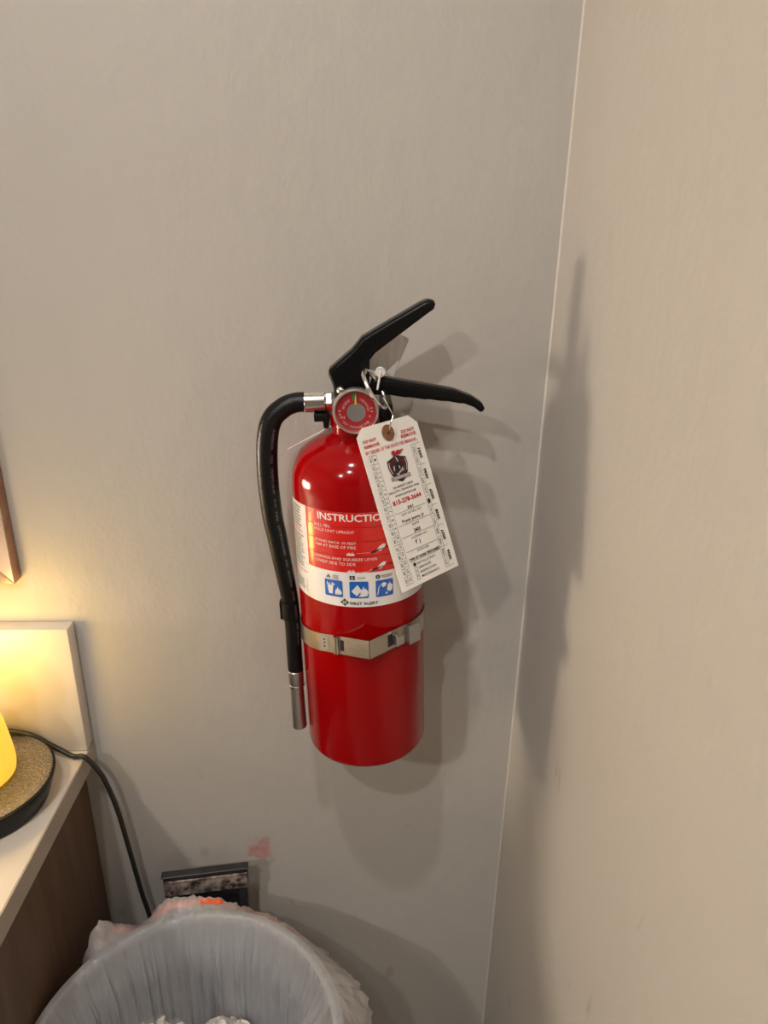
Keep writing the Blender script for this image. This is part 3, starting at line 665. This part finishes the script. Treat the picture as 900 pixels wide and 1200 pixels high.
poly2(mb, [(cx + .4, cy + 8.2), (cx + 1.2, cy + 7), (cx + 1.2, cy + 3.4), (cx + .4, cy + 4.4)], T3)
letter(mb, 'KNIGHT FIRE', (cx - 7.8, cy - 7.2, cx + 7.8, cy - 4.4), CR(.0011), .02)
put('pale_marks', mb, M_lpale, crest, smooth=0, fix=False)
mb = MB(); poly2(mb, [(cx - 4.6, cy + 11.4), (cx - 1, cy + 14.2), (cx + 3, cy + 13), (cx + 4.6, cy + 8), (cx + 4.2, cy + 1), (cx + 1, cy - 2.6), (cx - 3.2, cy - .6), (cx - 4.8, cy + 4)], CR(.0008))
poly2(mb, [(cx - 8.4, cy + 15.4), (cx - 7.6, cy + 16), (cx - 5.6, cy + 13), (cx - 6.4, cy + 12.4)], CR(.0007)); put('helmet', mb, M_ink, crest, smooth=0, fix=False)
mb = MB(); poly2(mb, [(cx - 2.8, cy - .2), (cx + 3.2, cy - .2), (cx + 5.4, cy + 1.4), (cx + 4.4, cy + 3), (cx + 1.4, cy + 2)], T3)
poly2(mb, [(cx - 11.2, cy - 3.6), (cx + 10.4, cy - 4.0), (cx + 9.6, cy - 5.6), (cx + 10.2, cy - 8), (cx - 11.0, cy - 7.8), (cx - 10, cy - 5.8)], T3); put('ribbon', mb, M_lgrey, crest, smooth=0, fix=False)
mb = MB(); disc2(mb, cx - 1.2, cy + 23.8, 2.3, 3.0, T3); poly2(mb, [(cx + .2, cy + 21.4), (cx + 1.6, cy + 25.6), (cx + 4.6, cy + 26.4), (cx + 6.2, cy + 25), (cx + 8.2, cy + 26), (cx + 10.2, cy + 24.8), (cx + 7.6, cy + 23.4), (cx + 5.6, cy + 21.2), (cx + 2.8, cy + 20.4)], T3)
put('plume', mb, M_plume, crest, smooth=0, fix=False)
# wire from the pull ring to the hole
Mt = itag.matrix_world.inverted()
wp = [EW((.0235, -.0310, .3345)), EW((.0262, -.0335, .3300)), EW((.0300, -.0400, .3235)), EW((.0302, -.0425, .3215)), EW((.0280, -.0445, .3150)), itag.matrix_world @ V((-.0012, -.0012, -.0086)), itag.matrix_world @ V((-.0012, .0014, -.0092))]
put('wire', MB().tube([tuple(Mt @ V(p)) for p in spline([tuple(p) for p in wp], 5)], .0006, 8), M_chrome, itag)
# ------------------------------------------------------------------ vanity: counter, backsplash, cabinet
CX = -0.2947; CT = 0.9015
ct = thing('countertop', (-.9, -.28, CT - .024), 'pale counter slab with grey edge beside the wall', 'countertop')
cm = ct.matrix_world.inverted()
put('slab', MB().box(cm @ V(((CX - .0012 - 1.55) / 2, -.28, CT - .012)), (CX - .0012 + 1.55, .559, .024)), M_quartz, ct, bevel=(.0008, 2))
put('edge_band', MB().box(cm @ V((CX - .0006, -.28, CT - .0122)), (.0012, .559, .0236)), M_edge, ct, bevel=(.0004, 1), label='grey edge strip')
bs = put('backsplash', MB().box(((CX - 1.55) / 2, -.0094, (CT + 1.052) / 2 + .0003), (CX + 1.55, .0184, 1.052 - CT - .0006)), M_quartz, bevel=(.0022, 2))
tag(bs, 'pale low backsplash standing on the counter against the wall', 'backsplash')
cab = thing('vanity_cabinet', (-.9, -.28, 0), 'brown wood laminate vanity cabinet under the counter', 'cabinet')
cb = cab.matrix_world.inverted()
put('side_panel', MB().box(cb @ V((-.3185, -.2755, (.08 + CT - .0245) / 2)), (.018, .549, CT - .0245 - .08)), M_wood, cab, bevel=(.0006, 1))
put('carcass', MB().box(cb @ V(((-.328 - 1.54) / 2, -.271, (.08 + CT - .0245) / 2)), (1.212, .540, CT - .0245 - .08)), M_wood, cab)
put('plinth', MB().box(cb @ V(((-.34 - 1.52) / 2, -.25, .04)), (1.18, .48, .08)), M_blkp, cab)
for k in range(3):
    d_ = put('door', MB().box(cb @ V((-.53 - .405 * k, -.5505, .475)), (.398, .018, .78)), M_wood, cab, bevel=(.001, 1))
    put('handle', MB().tube([cb @ V((-.36 - .405 * k, -.5605, .70)), cb @ V((-.36 - .405 * k, -.585, .70)), cb @ V((-.36 - .405 * k, -.585, .56)), cb @ V((-.36 - .405 * k, -.5605, .56))], .004, 8), M_satin, d_)

# ------------------------------------------------------------------ framed mirror, only its lower right corner in view
MX, MZ0, MZ1, MXL = -.339, 1.1015, 1.86, -.86
mir = thing('wall_mirror', ((MX + MXL) / 2, 0, MZ0), 'copper framed mirror on the wall above the backsplash', 'mirror')
mi = mir.matrix_world.inverted()
FWD, FD = .040, .0155
def rail(a, b_, ia, ib):
    mb = MB()
    o = [V((a[0], 0, a[1])), V((b_[0], 0, b_[1])), V((ib[0], 0, ib[1])), V((ia[0], 0, ia[1]))]
    dep = [-FD, -FD, -FD + .004, -FD + .004]
    vs = [mi @ V((p.x, -.0005, p.z)) for p in o] + [mi @ V((p.x, d_, p.z)) for p, d_ in zip(o, dep)]
    mb.add(vs, [(0, 1, 2, 3), (4, 7, 6, 5)] + [(k, k + 4, (k + 1) % 4 + 4, (k + 1) % 4) for k in range(4)])
    o_ = put('frame_rail', mb, M_copper, mir, smooth=0, bevel=(.0006, 1))
    o_.data.materials.append(M_frontc)
    for p in o_.data.polygons:
        if p.normal.y < -.7: p.material_index = 1
A, B_, C_, D_ = (MX, MZ0), (MX, MZ1), (MXL, MZ1), (MXL, MZ0)
a2, b2_, c2, d2 = (MX - FWD, MZ0 + FWD), (MX - FWD, MZ1 - FWD), (MXL + FWD, MZ1 - FWD), (MXL + FWD, MZ0 + FWD)
for p_, q_, r_, s_ in ((A, B_, a2, b2_), (B_, C_, b2_, c2), (C_, D_, c2, d2), (D_, A, d2, a2)): rail(p_, q_, r_, s_)
put('glass', MB().box(mi @ V(((MX + MXL) / 2, -.006, (MZ0 + MZ1) / 2)), (MX - MXL - 2 * FWD + .004, .004, MZ1 - MZ0 - 2 * FWD + .004)), M_mirror, mir, smooth=0)

# ------------------------------------------------------------------ lamp
lx, ly = LAMP_AT
lamp = thing('table_lamp', (lx, ly, CT), 'lit yellow glass lamp on a round black base on the counter', 'lamp')
put('base', MB().lathe([(0, .0004), (.0590, .0004), (.0605, .0015), (.0690, .0262), (.0692, .0280), (.0680, .0285), (0, .0285)], 72), M_lampbase, lamp, smooth=30)
put('base_plate', MB().lathe([(0, .0290), (.038, .0290), (.0420, .0284), (.0460, .0290), (.0655, .0297), (.0668, .0292), (.0668, .0286), (0, .0286)], 72), M_hammer, lamp, smooth=30, label='speckled metallic top of the base')
put('glass_body', MB().lathe([(.020, .0298), (.0310, .0310), (.0350, .0350), (.0362, .0420), (.0360, .0520), (.0345, .0680), (.0322, .0860), (.0290, .1000), (.0180, .1060), (.0170, .1080), (0, .1080)], 48), M_glow, lamp, smooth=40, label='glowing yellow glass')
put('socket', MB().lathe([(.0135, .1078), (.0150, .1090), (.0150, .1150), (.0120, .1160), (0, .1160)], 32), M_lampbase, lamp)
put('bulb', MB().sphere((0, 0, BULB[1] - CT + .012), BULB[0], 16, (1, 1, 1.05)), M_bulb, lamp)
cp = [(-.440, -.060, CT + .004), (-.420, -.042, CT + .020), (-.385, -.0285, CT + .0345), (-.3500, -.0265, CT + .0300), (-.3250, -.0270, CT + .0140), (-.3060, -.0300, CT + .0040), (-.2935, -.0310, CT + .0035), (-.2835, -.0290, CT - .014),
      (-.2780, -.0260, .868), (-.2715, -.0220, .825), (-.2665, -.0200, .770), (-.2600, -.0190, .700), (-.2530, -.0190, .640), (-.2480, -.0200, .50), (-.2470, -.0200, .25), (-.2500, -.0220, .012), (-.2700, -.0300, .0040), (-.2950, -.0300, .0038)]
tag(put('power_cord', MB().tube(spline(cp, 8), .0027, 10), M_cord, smooth=60), 'dark cord crossing the counter and dropping behind the bin', 'cord')

# ------------------------------------------------------------------ waste bin with its liner
BC = (-.163, -.2185); BR_ = .142; BZ = .730
tbin = thing('waste_bin', (BC[0], BC[1], 0), 'round waste bin beneath the extinguisher, lined with a clear white bag', 'bin')
put('bin_body', MB().lathe([(0, .004), (.118, .004), (.120, 0), (.122, .006), (BR_ - .001, BZ - .006), (BR_ + .0015, BZ - .003), (BR_, BZ), (BR_ - .0025, BZ), (BR_ - .0045, BZ - .006), (.117, .010), (0, .010)], 96), M_bin, tbin, smooth=40)
RZ = Matrix.Rotation(math.radians(7.5), 3, 'Z')
hg = put('hinge_bracket', MB().box((0, .0010, 0), (.0935, .0080, .0290)), M_hinge, tbin, bevel=(.0016, 2), label='worn black hinge bracket behind the rim')
hg.matrix_local = Matrix.Translation((-.0137, .1795, .7370)) @ RZ.to_4x4()
put('worn_plate', MB().box((0, -.0040, -.0025), (.0925, .0020, .0220)), M_wear, hg, bevel=(.0007, 1), label='scraped bare metal face')
put('top_flange', MB().box((0, -.0005, .0150), (.0960, .0100, .0022)), M_hinge, hg, bevel=(.0008, 1))
for x, z in ((-.038, -.0075), (-.022, -.0045), (.024, -.0015), (.036, -.0015)):
    put('bolt', MB().lathe([(0, .0012), (.0020, .0010), (.0026, 0), (.0026, -.001)], 14, (x, -.0052, z + .0015), RG), M_rust, hg)
hb = put('hinge_post', MB().box((0, .012, 0), (.0800, .012, .70)), M_hinge, tbin, bevel=(.002, 1)); hb.matrix_local = Matrix.Translation((-.0137, .1795, .3740)) @ RZ.to_4x4()
put('hinge_rod', MB().tube([(-.012, -.006, -.028), (-.006, -.007, -.0210), (.004, -.007, -.0200), (.011, -.006, -.028)], .0026, 10), M_chrome, hg)
for x in (-.0405, .0395): put('hinge_ear', MB().box((x, .004, -.0330), (.011, .012, .040)), M_hinge, hg, bevel=(.001, 1))

def lump(a, c, s): 
    d_ = (a - c + 180) % 360 - 180; return math.exp(-(d_ / s) ** 2)
def film(a, s):
    """Liner surface: a degrees round the bin, s from -1 (deep inside) over 0 (the rim) to 1 (outer hem)."""
    t = math.radians(a); nx, ny = math.cos(t), math.sin(t)
    N_ = lambda k, z, q: noise.noise(V((nx * k, ny * k, z * q)))
    if s <= 0:
        z = BZ + .0022 + s * .33
        k = min(1, -s * 7)
        fold = .0060 * N_(9, z, 2.0) + .0050 * N_(22, z, 2.5) + .0032 * abs(N_(50, z, 5)) + .0012 * N_(90, z, 40)
        fold += .006 * lump(a, 22, 9) * math.sin(s * 16) - .012 * lump(a, 24, 7) * k
        rd_ = max(0, .22 - abs(N_(13, z, 1.2))) / .22; rd2 = max(0, .15 - abs(N_(30, z, 3))) / .15
        r = BR_ - .0035 + s * .020 - k * (.0065 + abs(fold) + .0045 * rd_ ** 2 + .0020 * rd2 ** 2) - k * .004
    else:
        out = .0035 + .026 * lump(a, 18, 34) * s ** .7 + .014 * lump(a, 135, 16) * s + .0135 * lump(a, 96, 34) * s + .008 * lump(a, 200, 40) * s + .02 * lump(a, 320, 60) * s
        z = BZ + .0022 - s * .070 + s * (.074 * lump(a, 100, 34) + .060 * lump(a, 135, 10) + .044 * lump(a, 56, 22) + .040 * lump(a, 22, 18) + .012 * lump(a, 108, 7))
        z += .004 * s * N_(14, 1, 1) + .003 * s * N_(40, 2, 1)
        r = BR_ + out + s * (.004 * N_(22, s, 2) + .0025 * N_(50, s, 3))
        if s > .97: z -= .001
    x, y = BC[0] + r * nx, BC[1] + r * ny
    return (max(x, -.3075) - BC[0], min(y, -.030) - BC[1], z)
put('liner', MB().grid(lambda u, v_: film(u * 360, -1 + v_ * 1.04), 480, 44), M_film, tbin, smooth=60, label='clear white plastic bag')
put('liner_hem', MB().grid(lambda u, v_: film(u * 360, .04 + v_ * .96), 300, 10), M_hem, tbin, smooth=60)
def rib(u, v_):
    a = 46 + u * 84; p = V(film(a, .50 + v_ * .36)); t = math.radians(a)
    return (p.x - .0018 * math.cos(t), p.y - .0018 * math.sin(t), p.z + .0006 * noise.noise(V((u * 20, v_, 3))))
put('drawstring', MB().grid(lambda u, v_: (lambda p: (p[0] * 1.006, min(p[1] * 1.006, -.028 - BC[1]), p[2] - .0028))(rib(u, v_)), 60, 3), M_ribbon, tbin, smooth=60, label='orange red drawstring')
def loop_(u, v_):
    a = 86.5 + u * 9; p = V(film(a, .55 + v_ * .42)); t = math.radians(a); g = .0030
    return (p.x - g * math.cos(t), p.y - g * math.sin(t), p.z + .0012)
put('drawstring_loop', MB().grid(loop_, 12, 4), M_ribbon, tbin, smooth=60)
put('liner_base', MB().grid(lambda u, v_: (.112 * v_ * math.cos(u * 2 * PI), .112 * v_ * math.sin(u * 2 * PI), .560 + .012 * noise.noise(V((math.cos(u * 2 * PI) * 3, math.sin(u * 2 * PI) * 3, v_ * 4)))), 60, 12), M_film, tbin, smooth=60)

def crumple(seed, c, sx, sy, hgt, label):
    random.seed(seed); ox = random.uniform(0, 50)
    def g(u, v_):
        x, y = (u - .5), (v_ - .5); n = noise.noise(V((x * 4 + ox, y * 4, 1))); n2 = noise.noise(V((x * 9, y * 9 + ox, 4)))
        R_ = math.hypot(x, y) * 2
        return (c[0] + sx * x * (1 - .25 * n) + .006 * n2, c[1] + sy * y * (1 - .25 * n2) + .005 * n, c[2] + hgt * (1 - R_ ** 1.6) + .014 * n + .009 * n2)
    tag(put('crumpled_tissue', MB().grid(g, 22, 22), M_tissue, smooth=30), label, 'tissue', 'tissues in the bin')
crumple(3, (-.228, -.126, .600), .062, .05, .026, 'crumpled white tissue at the left of the bin')
crumple(8, (-.150, -.128, .598), .075, .05, .030, 'larger crumpled white tissue at the right in the bin')
crumple(5, (-.190, -.175, .572), .09, .07, .016, 'crumpled white tissue under the two others in the bin')
